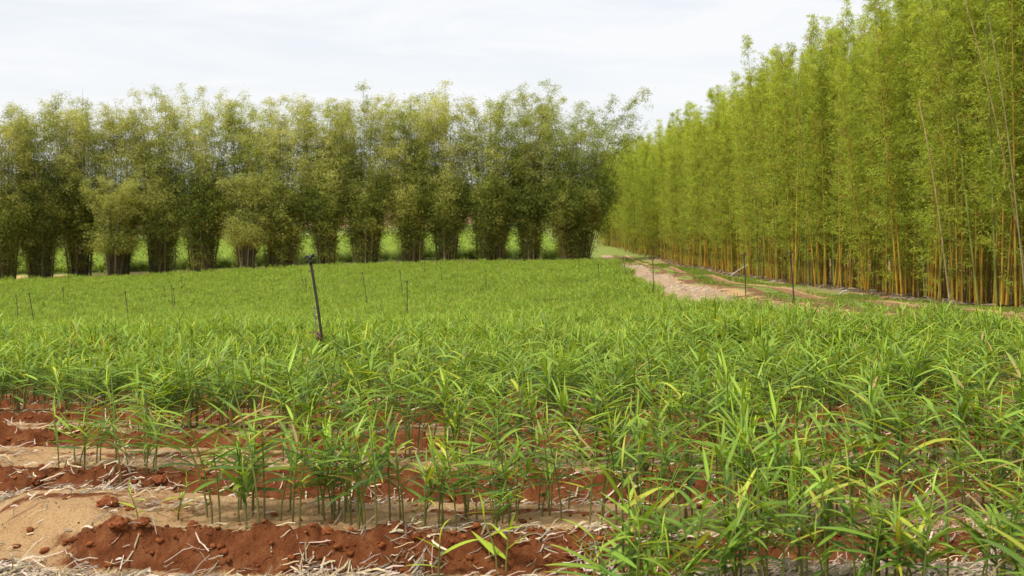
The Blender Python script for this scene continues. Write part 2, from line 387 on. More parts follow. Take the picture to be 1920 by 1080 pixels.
def ginger_variant(i, nst, hgt, seg=6, spread=0.14, young=0.0, scale=1.0):
    r = np.random.default_rng(100+i); BS = Buf(); BL = Buf()
    for s in range(nst):
        a = r.uniform(0, 6.28); d = spread*math.sqrt(r.random())
        ginger_stem(BS, BL, r, math.cos(a)*d*1.5, math.sin(a)*d, hgt*r.uniform(0.55, 1.12), r.uniform(0.02, 0.38), a+r.uniform(-1.2, 1.2), int(r.integers(9, 15)) if young < .5 else int(r.integers(3, 6)), young, seg, scale)
    return BS.mesh('stems', M_stem, True), BL.mesh('leaves', M_ginger, False)
NV = 14
variants = [ginger_variant(i, int(random.choice([3, 4, 5, 6, 7, 8, 10])), random.uniform(0.46, 0.60)) for i in range(NV)]
sprouts = [ginger_variant(60+i, 1+i % 2, 0.22+0.03*i, young=0.7, scale=0.75, spread=0.03) for i in range(4)]

# planting positions, row by row
plants = []   # (x, y, row)
r0 = np.random.default_rng(11)
def row_y(k, x):
    y = V0+PER*(k+0.42)
    for _ in range(3): y = y-(rowcoord(x, y)-(V0+PER*(k+0.42)))
    return y
for k in range(-2, 90):
    yb = V0+PER*(k+0.42)
    if yb > 96: break
    halfw = 0.49*yb+1.2
    dens = 0.155 if yb < 30 else 0.26
    xs = np.arange(-halfw, min(halfw, 8.6), dens); xs = xs+r0.uniform(-.09, .09, len(xs))
    for x in xs:
        y = float(row_y(k, x))+r0.normal()*0.07
        if k == -2: ok = x > 1.7 and y > 3.3 and r0.random() < .5
        elif k == -1: ok = x > 0.18+0.25*r0.random()
        elif k == 0: ok = x > -1.65
        elif k == 1: ok = x > -2.35
        elif k == 2: ok = x > -3.5
        else: ok = True
        left_n = {0: -0.6, 1: -1.2, 2: -2.6}.get(k)
        if left_n is not None and x < left_n and r0.random() < 0.55: ok = False
        if k < 8 and r0.random() < 0.07: ok = False
        if x > crop_right(y)-0.15-(0.35 if 16 < y < 60 else 0): ok = False
        # far edge: the crop stops short of the clump row
        if y > 90+0.05*x: ok = False
        if abs(x+0.172*y) < .17 and 9.8 < y < 12.2: ok = False     # trodden gap round the big riser
        if ok: plants.append((x, y, k))
        if ok and 3 <= k and r0.random() < 0.25:      # volunteer between the rows keeps the far canopy closed
            plants.append((x+r0.uniform(-.1, .1), y+r0.uniform(.25, .8), k+1000))
plants.sort(key=lambda p: p[1])
ROWNAME = {-2: 'cut by the bottom edge of the picture', -1: 'in the row nearest the camera',
           0: 'on the first red bank behind the bottom edge', 1: 'in the second row back from the red bank', 2: 'in the third row back',
           3: 'in the fourth row back', 4: 'in the fifth row back', 5: 'in the sixth row back', 6: 'in the seventh row back', 7: 'in the eighth row back'}
def put_plant(x, y, var, rz, sc, label, group, name='ginger_plant'):
    o = bpy.data.objects.new(name, None); o.empty_display_size = 0.1; C.objects.link(o)
    z = float(Zf(x, y)); o.location = (x, y, z); o.rotation_euler = (0, 0, rz); o.scale = (sc, sc, sc)
    a, b = var
    link('stems', a, o); link('leaves', b, o)
    tag(o, label, 'ginger plant', group); return o
named = [  # (px, py of the base) hand-placed plants that stand alone at the ragged left end
    (412, 972, 1.0, 4, 'leafy ginger clump standing alone at the left end of the first red bank'),
    (497, 978, 0.95, 0, 'thin single ginger stem just right of the lone leafy clump'),
    (640, 985, 1.0, 7, 'ginger clump with crossing leaves on the lip of the red bank, left part'),
    (255, 895, 0.85, 1, 'small open ginger clump at the left end of the second bank'),
    (152, 870, 0.8, 9, 'short sparse ginger clump at the far left, with bare soil in front'),
    (700, 985, 0.95, 11, 'dense ginger clump of many stems on the red bank'),
    (930, 982, 1.05, 5, 'tall ginger clump with thick bunch of stems where the red bank fades out')]
def ground_hit(px, py, lift=0.0):
    D = np.geomspace(4, 140, 6000); x = (px-960)/F*D
    g = Zf(x, D)+lift if py > 700 else Z0(x, D)+lift
    zr = EYE-(py-HY)/F*D
    i = int(np.argmax(zr < g)); return float(x[i]), float(D[i]), float(g[i])
nfront = 0
single = ginger_variant(90, 1, 0.6)
for px, py, sc, vi, lab in named:
    x, y, z = ground_hit(px, py)
    put_plant(x, y, single if 'thin single' in lab else variants[vi], random.uniform(0, 6.28), sc, lab, 'ginger plants in the near rows'); nfront += 1
for px, py, i, lab in [(826, 1076, 0, 'pale young ginger shoot at the bottom edge, left of the dense plants'),
                       (935, 1070, 1, 'yellowish young ginger shoots growing out of red soil at the bottom edge'),
                       (262, 975, 2, 'tiny ginger sprout on the sand at the left'),
                       (332, 975, 3, 'tiny yellow-green sprout among straw, right of the other left sprout')]:
    x, y, z = ground_hit(px, py)
    put_plant(x, y, sprouts[i], random.uniform(0, 6.28), 1.0 if i < 2 else 0.62, lab, 'young ginger shoots', 'ginger_shoot'); nfront += 1
front = []; rest = []
for p in plants:
    x, y, k = p
    inview = abs(x)/y < 0.50
    hidden = k < 1000
    if len(front) < 300-nfront and inview and hidden and k < 12: front.append(p)
    else: rest.append(p)
for x, y, k in front:
    side = 'left' if x/y < -0.16 else ('right' if x/y > 0.16 else 'middle')
    lab = 'green ginger plant %s, %s part' % (ROWNAME.get(k, 'further back in the rows'), side)
    put_plant(x, y, variants[random.randrange(NV)], random.uniform(0, 6.28), random.uniform(0.78, 1.12)*(.86+.28*float(fbm(np.array([x*.8]), np.array([y*.5]), 2, 77)[0])), lab[:200], 'ginger plants ' + ROWNAME.get(k, 'further back') + ', ' + side)
print('front plants', len(front), 'rest', len(rest), 'front to y', front[-1][1])

# the rest of the field is one mass: instanced on points
def scatter(name, pts, rots, scs, meshes, mats_label, cat=None, tilt=0.0):
    coll = bpy.data.collections.new(name+'_sources')
    for i, mlist in enumerate(meshes):
        o = bpy.data.objects.new('%s_source' % name, mlist); coll.objects.link(o)
    me = bpy.data.meshes.new(name); me.vertices.add(len(pts)); me.vertices.foreach_set('co', np.asarray(pts, np.float32).ravel())
    a = me.attributes.new('rot', 'FLOAT_VECTOR', 'POINT'); a.data.foreach_set('vector', np.asarray(rots, np.float32).ravel())
    a = me.attributes.new('sc', 'FLOAT', 'POINT'); a.data.foreach_set('value', np.asarray(scs, np.float32))
    a = me.attributes.new('vi', 'INT', 'POINT'); a.data.foreach_set('value', rng.integers(0, len(meshes), len(pts)).astype(np.int32))
    o = link(name, me)
    g = bpy.data.node_groups.new(name+'_nodes', 'GeometryNodeTree')
    g.interface.new_socket('Geometry', in_out='INPUT', socket_type='NodeSocketGeometry'); g.interface.new_socket('Geometry', in_out='OUTPUT', socket_type='NodeSocketGeometry')
    gi = g.nodes.new('NodeGroupInput'); go = g.nodes.new('NodeGroupOutput')
    m2p = g.nodes.new('GeometryNodeMeshToPoints'); iop = g.nodes.new('GeometryNodeInstanceOnPoints'); ci = g.nodes.new('GeometryNodeCollectionInfo')
    ci.inputs['Collection'].default_value = coll; ci.inputs['Separate Children'].default_value = True; ci.inputs['Reset Children'].default_value = True
    def na(n, t):
        x = g.nodes.new('GeometryNodeInputNamedAttribute'); x.data_type = t; x.inputs['Name'].default_value = n; return x.outputs['Attribute']
    e2r = g.nodes.new('FunctionNodeEulerToRotation')
    K = g.links.new
    K(gi.outputs[0], m2p.inputs[0]); K(m2p.outputs[0], iop.inputs['Points']); K(ci.outputs[0], iop.inputs['Instance']); iop.inputs['Pick Instance'].default_value = True
    K(na('vi', 'INT'), iop.inputs['Instance Index']); K(na('rot', 'FLOAT_VECTOR'), e2r.inputs[0]); K(e2r.outputs[0], iop.inputs['Rotation']); K(na('sc', 'FLOAT'), iop.inputs['Scale'])
    K(iop.outputs[0], go.inputs[0])
    md = o.modifiers.new('scatter', 'NODES'); md.node_group = g
    tag(o, mats_label, cat, kind='stuff'); return o
def ginger_joined(i, nst, hgt, seg, young=0):
    r = np.random.default_rng(300+i); BS = Buf(); BL = Buf()
    for s in range(nst):
        a = r.uniform(0, 6.28); d = 0.17*math.sqrt(r.random())
        ginger_stem(BS, BL, r, math.cos(a)*d*1.3, math.sin(a)*d, hgt*r.uniform(0.7, 1.08), r.uniform(0.02, 0.30), a+r.uniform(-.6, .6), int(r.integers(10, 15)), young, seg, 1.0)
    BL.add(np.concatenate(BS.v), np.concatenate(BS.f4), np.concatenate(BS.c))
    if young: BL.c = [c*np.array((.85, .86, 1.9)) for c in BL.c]
    return BL.mesh('ginger_mass', M_ginger, False)
massv = [ginger_joined(i, 8, random.uniform(0.50, 0.60), 5) for i in range(12)]
P = np.array(rest)
pz = Zf(P[:, 0], P[:, 1])
scatter('ginger_crop', np.stack([P[:, 0], P[:, 1], pz], -1), np.stack([rng.uniform(-.08, .08, len(P)), rng.uniform(-.08, .08, len(P)), rng.uniform(0, 6.28, len(P))], -1),
        rng.uniform(.85, 1.12, len(P))*(.86+.28*fbm(P[:, 0]*.8, P[:, 1]*.5, 2, 77)), massv, 'bright green ginger crop filling the field to the bamboo rows')

# crop of the next field, seen through the gaps under the dark bamboo
NB = 5000
bx = rng.uniform(-62, 5, NB); by = 104+rng.random(NB)**1.6*90
bz = Z0(bx, by)
scatter('far_crop', np.stack([bx, by, bz], -1), np.stack([np.zeros(NB), np.zeros(NB), rng.uniform(0, 6.28, NB)], -1), rng.uniform(1.0, 1.7, NB), [ginger_joined(40+i, 8, .6, 4, .75) for i in range(3)],
        'bright green crop of the next field seen between the dark bamboo trunks')

# ---------------------------------------------------------------- straw, clods on the near soil
def straw_mesh(n, sampler, seed, wmax=0.011, lmax=0.2, lift=0.01, name='straw'):
    r = np.random.default_rng(seed); B = Buf()
    xs, ys_ = sampler(r, n); az = r.normal(0.0, 0.75, n)+(r.random(n) < .3)*r.uniform(0, 3.14, n); ln = r.uniform(0.03, lmax, n)*r.random(n)**0.4; wd = r.uniform(0.0025, wmax, n)
    Vs = []; Cs = []
    el = r.normal(0, 0.06, n)+(r.random(n) < 0.05)*r.uniform(0.2, 0.8, n)
    seg = 4; tt = np.linspace(-.5, .5, seg); zc = Zf(xs, ys_)+lift+r.random(n)*0.025
    bend = r.normal(0, 0.13, n)+(r.random(n) < .04)*r.normal(0, .8, n)
    out = np.zeros((n, seg, 2, 3)); 
    for i, q in enumerate(tt):
        a2 = az+bend*q
        px = xs+np.cos(az)*ln*q-np.sin(az)*bend*ln*q*q*.8; py = ys_+np.sin(az)*ln*q+np.cos(az)*bend*ln*q*q*.8
        pz = np.maximum(zc+np.abs(el)*ln*(q+.5)+0.02*np.sin(bend*5+q*4)*ln/0.2, Zf(px, py)+0.004)
        w = wd*0.5*(1-0.5*abs(q)*1.6)
        for s, sg in enumerate((-1, 1)):
            out[:, i, s, 0] = px-np.sin(a2)*w*sg; out[:, i, s, 1] = py+np.cos(a2)*w*sg; out[:, i, s, 2] = pz+sg*w*0.6*np.sin(bend*9)+(w*.5 if sg > 0 else 0)
    V = out.reshape(-1, 3); base = np.arange(n)[:, None]*seg*2
    Q = np.concatenate([np.concatenate([base+2*i, base+2*i+1, base+2*i+3, base+2*i+2], 1) for i in range(seg-1)])
    c = np.array((0.56, 0.44, 0.33))[None]*r.uniform(0.25, 1.2, n)[:, None]; c[:, 2] *= r.uniform(.7, 1.1, n); c[:, 0] *= r.uniform(.9, 1.08, n)
    c = np.repeat(np.clip(c, 0, .85), seg*2, 0); B.add(V, Q, c)
    return B.mesh(name, M_straw)
def sample_near(r, n):
    # straw gathers at the near edge, in furrows and thinly on the sand
    out = []
    while sum(len(o) for o in out) < n:
        y = r.uniform(4.6, 11, 20000); x = r.uniform(-0.56, 0.56, 20000)*y
        h, red, fur, k = bed(x, y); v = rowcoord(x, y)
        w = 0.15+0.4*fur+1.0*sst(v, 5.46, 5.24)*sst(x, -2.9, -2.5)+0.045*red+0.9*np.exp(-((y-6.45)/0.16)**2)*sst(x, -2.15, -2.5)
        w = w*(0.35+1.6*(fbm(x*2.2, y*3.5, 3, 71) > .52))*np.where(y > 7.2, .45, 1)
        kp = r.random(20000) < w*.6; out.append(np.stack([x[kp], y[kp]], 1))
    o = np.concatenate(out)[:n]; return o[:, 0], o[:, 1]
tag(link('straw_litter', straw_mesh(17000, sample_near, 5, 0.0115, 0.19, 0.003)), 'pale dry straw scattered over the red soil and sand in the foreground', kind='stuff')
def sample_trk(r, n):
    y = 14+r.random(n)**0.8*85; s = r.random(n)
    x = crop_right(y)+s*0.3*(12.7-crop_right(y)); return x, y
tag(link('straw_mulch', straw_mesh(5000, sample_trk, 6, 0.03, 0.45, 0.03)), 'pale straw mulch strewn along the crop side of the dirt track', kind='stuff')

def clod_mesh(seed, sub=3):
    import bmesh
    bm = bmesh.new(); bmesh.ops.create_icosphere(bm, subdivisions=sub, radius=1.0)
    V = np.array([v.co[:] for v in bm.verts]); Fc = np.array([[v.index for v in f.verts] for f in bm.faces]); bm.free()
    d = fbm(V[:, 0]*1.6+seed*3.1+5, V[:, 1]*1.6+V[:, 2]*1.3+9, 4, seed, .6)+0.5*fbm(V[:, 2]*3+seed, V[:, 0]*3+V[:, 1]*2, 3, seed+4)
    d = d+0.35*(fbm(V[:, 0]*7+V[:, 2]*4, V[:, 1]*7-V[:, 2]*5+20, 3, seed+9)-.5)
    V = V*(0.12+1.15*d)[:, None]*np.array((1.15, 1, 0.72))
    return V, Fc
def small_clods(n):
    r = np.random.default_rng(17); B = Buf(); base = [clod_mesh(s, 2) for s in range(6)]; cnt = 0
    while cnt < n:
        y = r.uniform(5.0, 11.5); x = r.uniform(-0.54, 0.54)*y
        h, red, fur, k = bed(np.array([x]), np.array([y]))
        if r.random() > 0.13+0.9*red[0]+0.2*fur[0]: continue
        V, Fc = base[r.integers(6)]; s = 0.0025+0.02*r.random()**6; a = r.uniform(0, 6.28)
        R = np.array([[math.cos(a), -math.sin(a), 0], [math.sin(a), math.cos(a), 0], [0, 0, 1]])
        B.add((V*s)@R.T+np.array((x, y, float(Zf(x, y))+s*0.3)), None, np.array((0.20, 0.064, 0.022))*r.uniform(.6, 1.25), Fc); cnt += 1
    return B.mesh('soil_crumbs', M_clod, False)
tag(link('soil_crumbs', small_clods(8000)), 'loose red-brown crumbs of soil on the bed banks', kind='stuff')
clods = [(200, 948, .075, 'large red clod on the sand near the left end of the beds'), (128, 1018, .04, 'small red clod at the left toe of the first red bank'),
         (222, 985, .07, 'rounded red clod on top of the bank, left of the straw'), (298, 905, .055, 'dark red clod on the second bank at the left'),
         (268, 982, .05, 'pointed reddish clod at the crest of the nearest bank'), (362, 990, .06, 'dark rough clod beside straw on the nearest bank'),
         (615, 1000, .05, 'red clod at the lip of the bank below the ginger stems'), (1192, 940, .05, 'dark red clod between ginger stems right of the centre'),
         (70, 905, .05, 'lumpy red clod on the second bank, far left'), (546, 868, .035, 'small orange-red clod lying on the sand under the leaves'),
         (243, 955, .03, 'small round clod touching straw beside the large one')]
for i, (px, py, s, lab) in enumerate(clods):
    x, y, z = ground_hit(px, py); V, Fc = clod_mesh(40+i, 4)
    s *= 0.62; me = new_mesh('soil_clod', V*s, Fc, {'Col': np.tile((0.20, 0.065, 0.024), (len(V), 1))}, False, [M_clod])
    tag(link('soil_clod', me, loc=(x, y, z+s*0.2), rz=i), lab, 'clod', 'red soil clods in the foreground')

# ---------------------------------------------------------------- sprinkler risers
M_pipe = col_mat('weathered_pipe', 0.45, 0.4, 0.35, 25)
PIPE = np.array((0.045, 0.032, 0.026)); RUST = np.array((0.085, 0.032, 0.018)); DARK = np.array((0.02, 0.017, 0.015))
def cyl(p0, p1, r0, r1=None, n=10, col=PIPE, cap=True):
    r1 = r0 if r1 is None else r1
    p0 = np.array(p0, float); p1 = np.array(p1, float); m = (p0+p1)/2
    e = 1e-4
    pts = [p0, p0+(p1-p0)*1e-3, m, p1-(p1-p0)*1e-3, p1]; rr = [1e-4, r0, (r0+r1)/2, r1, 1e-4]
    return tube(pts, np.array(rr), n, col)
def riser(px0, py0, px1, py1, label, detail=1, tee=True, up=0.0, D=None):
    """px0,py0 top; px1,py1 where it disappears in the crop"""
    x, y, z = ground_hit(px1, py1, 0.54)
    gz = float(Zf(x, y))
    topz = EYE-(py0-HY)/F*y; topx = (px0-960)/F*y
    Lx = topx-x; k = (topz-gz)/(topz-(gz+0.6)); bx = topx-Lx*k
    e = bpy.data.objects.new('sprinkler_riser', None); e.empty_display_size = .2; C.objects.link(e); e.location = (bx, y, gz)
    top = np.array((topx-bx, 0.0, topz-gz)); rad = 0.016 if detail > 1 else 0.013
    B = Buf(); tt = np.linspace(0, 1, 9)[:, None]; bow = np.sin(tt[:, 0]*math.pi)*0.01*detail
    pts = top*tt; pts[:, 0] += bow; pts[0, 2] = -0.1
    rr = np.full(9, rad); B.add(*tube(pts, rr, 10, PIPE)); link('pipe', B.mesh('pipe', M_pipe, True), e)
    d = top/np.linalg.norm(top)
    # head: body, cross arm, spoon and nozzle
    B = Buf()
    B.add(*cyl(top-d*.05, top+d*.02, rad*1.35, rad*1.2, 10, DARK)); B.add(*cyl(top+d*.02, top+d*.045, rad*1.7, rad*1.0, 10, DARK))
    a = 0.05 if detail > 1 else 0.045
    B.add(*cyl(top+d*.035+np.array((-a, 0.0, 0.006)), top+d*.035+np.array((a, 0, 0.012)), rad*.75, rad*.6, 8, DARK))
    B.add(*cyl(top+d*.045+np.array((a*.5, 0.0, 0.0)), top+d*.045+np.array((a*.95, 0, 0.03)), rad*.9, rad*.9, 8, DARK))
    h = link('sprinkler_head', B.mesh('sprinkler_head', M_pipe, True), e)
    B = Buf(); B.add(*cyl(top+d*.035+np.array((-a, 0, 0.004)), top+d*.02+np.array((-a*1.35, 0, -0.004)), rad*.55, rad*.9, 8, DARK)); link('nozzle', B.mesh('nozzle', M_pipe, True), h)
    # coupling near the crop
    f = (top[2]-(topz-(gz+0.60)))/top[2]
    q = top*(f+(0.10 if detail > 1 else 0.03))
    B = Buf(); B.add(*cyl(q-d*.05, q+d*.05, rad*1.7, rad*1.6, 10, RUST if detail > 1 else DARK)); c = link('coupling', B.mesh('coupling', M_pipe, True), e)
    if detail > 1:
        B = Buf(); B.add(*cyl(q+np.array((-.13, 0, .04)), q+np.array((0, 0, .035)), .006, .006, 6, RUST)); link('clamp_rod', B.mesh('clamp_rod', M_pipe, True), c)
        q2 = top*0.66; B = Buf(); B.add(*cyl(q2+np.array((-.06, 0, .01)), q2, .004, .004, 6, PIPE)); link('wire_hook', B.mesh('wire_hook', M_pipe, True), e)
        q3 = top*0.925; B = Buf(); B.add(*cyl(q3+np.array((-.035, 0, 0)), q3+np.array((.035, 0, 0)), .006, .006, 6, PIPE)); link('wire_hook', B.mesh('wire_hook', M_pipe, True), e)
        B = Buf(); s0 = top*0.45; B.add(*tube(np.array([s0+np.array((-.03, -.01, 0)), top*0.6+np.array((-.028, -.01, 0)), top*0.68+np.array((-.02, -.01, 0))]), .006, 6, np.array((.2, .19, .17)))); link('side_tube', B.mesh('side_tube', M_pipe, True), e)
    tag(e, label, 'sprinkler', 'sprinkler risers standing in the crop'); return e
riser(582, 488, 603, 668, 'largest leaning sprinkler pipe with rusty clamp, left of the picture centre', 2)
RS = [(763, 530, 763, 588, 'thin upright sprinkler pipe with a flat T head, nearest right of the big pipe'),
      (680, 513, 688, 570, 'leaning thin sprinkler pipe halfway between the big pipe and the T headed one'),
      (750, 509, 754, 552, 'thin sprinkler pipe just behind and left of the T headed one'),
      (235, 549, 240, 600, 'leaning sprinkler pipe with small head in the left part of the field'),
      (55, 553, 65, 620, 'tallest sprinkler pipe near the left edge of the picture'),
      (30, 556, 33, 592, 'faint sprinkler pipe at the left edge, left of the tallest one there'),
      (321, 537, 324, 583, 'front pipe of a close pair of thin pipes left of centre'),
      (325, 542, 327, 570, 'back pipe of a close pair of thin pipes left of centre'),
      (307, 538, 310, 558, 'short faint pipe just left of the close pair'),
      (118, 541, 119, 568, 'small distant pipe between the left edge pipe and the leaning one'),
      (340, 520, 341, 541, 'small distant pipe right of and above the close pair'),
      (369, 502, 370, 522, 'tiny pipe near the dark bamboo trunks left of centre'),
      (564, 508, 568, 540, 'distant pipe left of the big leaning pipe, upper one'),
      (573, 525, 574, 548, 'short distant pipe close to the left of the big leaning pipe'),
      (795, 484, 796, 511, 'tiny distant pipe in front of the narrow trunk clump in the middle'),
      (827, 503, 828, 526, 'small distant pipe right of the T headed pipe'),
      (911, 508, 911, 532, 'faint distant pipe in the middle of the field'),
      (1085, 486, 1086, 510, 'tiny distant pipe below the last wide dark bamboo clump'),
      (1122, 497, 1123, 530, 'distant pipe close to the pale far end of the track'),
      (1169, 485, 1173, 515, 'thin distant pipe against the pale straw of the track'),
      (1224, 489, 1225, 547, 'upright pipe beside the track, farthest of the three large ones there'),
      (1395, 480, 1398, 569, 'middle one of the three large sprinkler pipes beside the track'),
      (1482, 478, 1488, 589, 'tallest black sprinkler pipe beside the track at the right')]
for a in RS: riser(*a)

# ---------------------------------------------------------------- dark clumping bamboo row (left)
BL_PAL = np.array([(0.085, 0.13, 0.025), (0.20, 0.25, 0.04), (0.41, 0.465, 0.10), (0.61, 0.61, 0.23), (0.38, 0.22, 0.07)])
def culm_curve(r, bx, by, H, out, az, droop):
    t = np.linspace(0, 1, 12); rad = out*(t**1.35)+droop*np.maximum(t-0.78, 0)**1.4*6
    z = H*(t-0.10*droop*np.maximum(t-0.7, 0)**2*10)
    wob = r.normal(0, .04, (2, 12)).cumsum(1)*t
    return np.stack([bx+math.cos(az)*rad+wob[0], by+math.sin(az)*rad+wob[1], z], -1), t
def dark_clump(seed, wbase, H, spread, nc=60, bright=0.0, leafscale=1.0, green=0.0, low=1.0, zmin=0, gap=1.0):
    r = np.random.default_rng(seed); culm_bufs = []; inner = Buf(); LV = Buf()
    Pn = []; kind = []
    for i in range(nc):
        a = r.uniform(0, 6.28); d = math.sqrt(r.random()); bx, by = math.cos(a)*d*wbase/2, math.sin(a)*d*wbase/2
        hh = H*(r.uniform(.70, 1.02) if r.random() < .8 else r.uniform(.32, .6)); out = spread*d*r.uniform(.5, 1.2)*(hh/H)
        if r.random() < .12: out *= 1.4
        pts, t = culm_curve(r, bx, by, hh, out, a+r.normal()*.25, r.uniform(0.1, .9)); pts[0, 2] = -.15
        col = np.array((0.055, 0.055, 0.022))*r.uniform(.6, 1.5) if r.random() < .8 else np.array((0.20, 0.17, 0.11))
        V, Q, c = tube(pts, np.interp(t, [0, .5, 1], [.045, .022, .006]), 5, col)
        if i < 14: b = Buf(); b.add(V, Q, c); culm_bufs.append(b)
        else: inner.add(V, Q, c)
        # foliage clusters along this culm
        n = int(40*leafscale)
        tq = r.beta(1.15, 1.1, n)*0.93+0.07
        q = np.stack([np.interp(tq, t, pts[:, j]) for j in range(3)], -1)
        z = q[:, 2]/H
        keep = np.interp(z, [0.05, 0.16, .24, .5, .58, .68, .76, .9, 1], [0.40*low, .32*low, .75, 1, .95, .8, 1, 1, .7])
        side = np.interp(z, [0, .16, .26, .45, .8, 1], [.12, .16, .75, .62, .5, .3])
        keep = keep*np.where((z > .42) & (z < .86), (1-gap)+gap*1.3*sst(fbm(q[:, 0]*.9+seed, z*H*.55+q[:, 1]*.5, 2, seed), .40, .62), 1)
        k = r.random(n) < keep
        q = q[k]+r.normal(size=(k.sum(), 3))*side[k, None]*np.array((1, 1, .6)); Pn.append(q[q[:, 2] > 0.1])
    # wispy arching tips above
    for i in range(8):
        a = r.uniform(0, 6.28); hh = H*r.uniform(.98, 1.15)
        pts, t = culm_curve(r, 0, 0, hh, spread*r.uniform(.3, 1.3), a, r.uniform(.5, 1.2)); pts[0, 2] = -.1
        V, Q, c = tube(pts, np.interp(t, [0, 1], [.03, .008]), 4, (0.10, .10, .05)); inner.add(V, Q, c)
        tq = r.uniform(.7, 1, 14); Pn.append(np.stack([np.interp(tq, t, pts[:, j]) for j in range(3)], -1)+r.normal(size=(14, 3))*.18)
    # skirt of drooping leafy branches round the lower part
    ns = int(420*leafscale*low); a = r.uniform(0, 6.28, ns); zz = H*np.clip(r.normal(.36, .08, ns), .08, .55); rr = (wbase*.45+spread*.55*sst(zz/H, .20, .42))*r.uniform(.6, 1.08, ns)
    Pn.append(np.stack([np.cos(a)*rr, np.sin(a)*rr, zz], -1))
    Pc = np.concatenate(Pn); Pc = Pc[Pc[:, 2] > zmin*H]; nl = 40
    crad = r.uniform(.22, .48, len(Pc))*np.interp(Pc[:, 2]/H, [.5, .9], [1, .72]); idx = np.repeat(np.arange(len(Pc)), nl)
    off = r.normal(size=(len(idx), 3)); P = Pc[idx]+off*crad[idx, None]*np.array((.8, .8, .55))
    d = unit(r.normal(size=(len(idx), 3))*np.array((1, 1, .45))+np.array((0, 0, -.25))+off*.3)
    zc = np.clip(P[:, 2]/H, 0, 1); tuft = fbm(Pc[:, 0]*.8+seed*1.7, Pc[:, 2]*.6+Pc[:, 1]*.6, 3, seed+5)[idx]-.5
    V, Q = leafquads(P, d, r.uniform(.15, .30, len(P)), r.uniform(.03, .058, len(P)), r)
    pr = np.clip(np.interp(zc, [0, .3, .6, 1], [.08, .22, .56, .76])+bright+tuft*1.15+r.normal(0, .11, len(Pc))[idx], 0, 1)  # darker towards the foot: lower shade put into leaf colour; tops sun-bleached
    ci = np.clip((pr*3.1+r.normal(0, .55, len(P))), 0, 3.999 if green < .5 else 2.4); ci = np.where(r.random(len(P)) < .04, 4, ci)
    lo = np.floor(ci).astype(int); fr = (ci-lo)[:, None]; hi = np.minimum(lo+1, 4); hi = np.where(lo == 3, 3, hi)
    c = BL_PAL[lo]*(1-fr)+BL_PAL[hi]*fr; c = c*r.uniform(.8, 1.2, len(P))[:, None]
    if green: c = c*(1-green*.4)+np.array((.12, .17, .035))*green*.4
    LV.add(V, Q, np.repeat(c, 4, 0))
    return culm_bufs, inner, LV
CL = [ # px centre, base px width, y base, top y, extra spread, label
 (8, 50, 521, 195, 1.0, 'leftmost dark bamboo clump, cut by the left edge of the picture'),
 (75, 56, 516, 190, 1.0, 'second dark bamboo clump from the left edge'),
 (151, 53, 509, 188, 1.0, 'third dark bamboo clump from the left, with reddish dry sheaths'),
 (223, 47, 503, 190, 0.95, 'fourth dark bamboo clump from the left, behind a low yellow-green bush of leaves'),
 (305, 56, 500, 178, 1.05, 'fifth dark bamboo clump from the left, broad base with full yellowish crown'),
 (381, 58, 496, 185, 1.0, 'sixth dark bamboo clump from the left, under tall thin wispy tips'),
 (460, 38, 490, 180, 0.9, 'seventh bamboo clump from the left, narrow base with splayed outer stems'),
 (528, 72, 488, 190, 1.0, 'eighth bamboo clump from the left, widest base left of the big sprinkler pipe'),
 (612, 40, 484, 172, 1.0, 'ninth bamboo clump from the left, directly behind the big sprinkler head'),
 (686, 56, 482, 170, 1.05, 'tenth bamboo clump from the left, with a pale stem leaning at its left foot'),
 (772, 46, 480, 175, 0.95, 'eleventh bamboo clump from the left, with sky showing through its upper stems'),
 (837, 44, 480, 172, 0.95, 'twelfth bamboo clump from the left, squarish narrow base'),
 (918, 66, 478, 180, 1.0, 'thirteenth bamboo clump from the left, broad base with pale splayed stems'),
 (995, 38, 476, 178, 0.95, 'fourteenth bamboo clump, smallest base, left of the broad last clump'),
 (1077, 70, 478, 178, 1.95, 'broadest dark bamboo clump, last at the right end of its row')]
def build_clump(px, w, yb, yt, sp, label, seed, D=None, green=0.0, hfac=1.0):
    x, y, z = ground_hit(px, yb, 0.35) if D is None else ((px-960)/F*D, D, 0)
    if D is None: y = min(max(y, 91+0.05*x), 98.5); x = (px-960)/F*y
    gz = float(Z0(x, y)); H = (EYE-(yt-HY)/F*y-gz)*hfac; wb = w/F*y
    cb, inner, LV = dark_clump(seed, wb*.84, H, 2.45*sp, green=green, gap=.35 if px > 1000 else .68, nc=int(46+w*.35)+(22 if px > 1050 and px < 1100 else 0), bright=random.uniform(-.06, .06))
    e = bpy.data.objects.new('bamboo_clump', None); C.objects.link(e); e.location = (x, y, gz)
    for b in cb: link('culm', b.mesh('culm', M_culm, True), e)
    link('inner_culms', inner.mesh('inner_culms', M_culm, True), e); link('foliage', LV.mesh('foliage', M_bleaf), e)
    tag(e, label, 'bamboo', 'dark bamboo clumps along the far edge of the crop'); return e
for i, (px, w, yb, yt, sp, lab) in enumerate(CL): build_clump(px, w, yb, yt+6, sp, lab, 500+i, green=0.7 if i == 14 else (0.4 if i == 13 else 0))
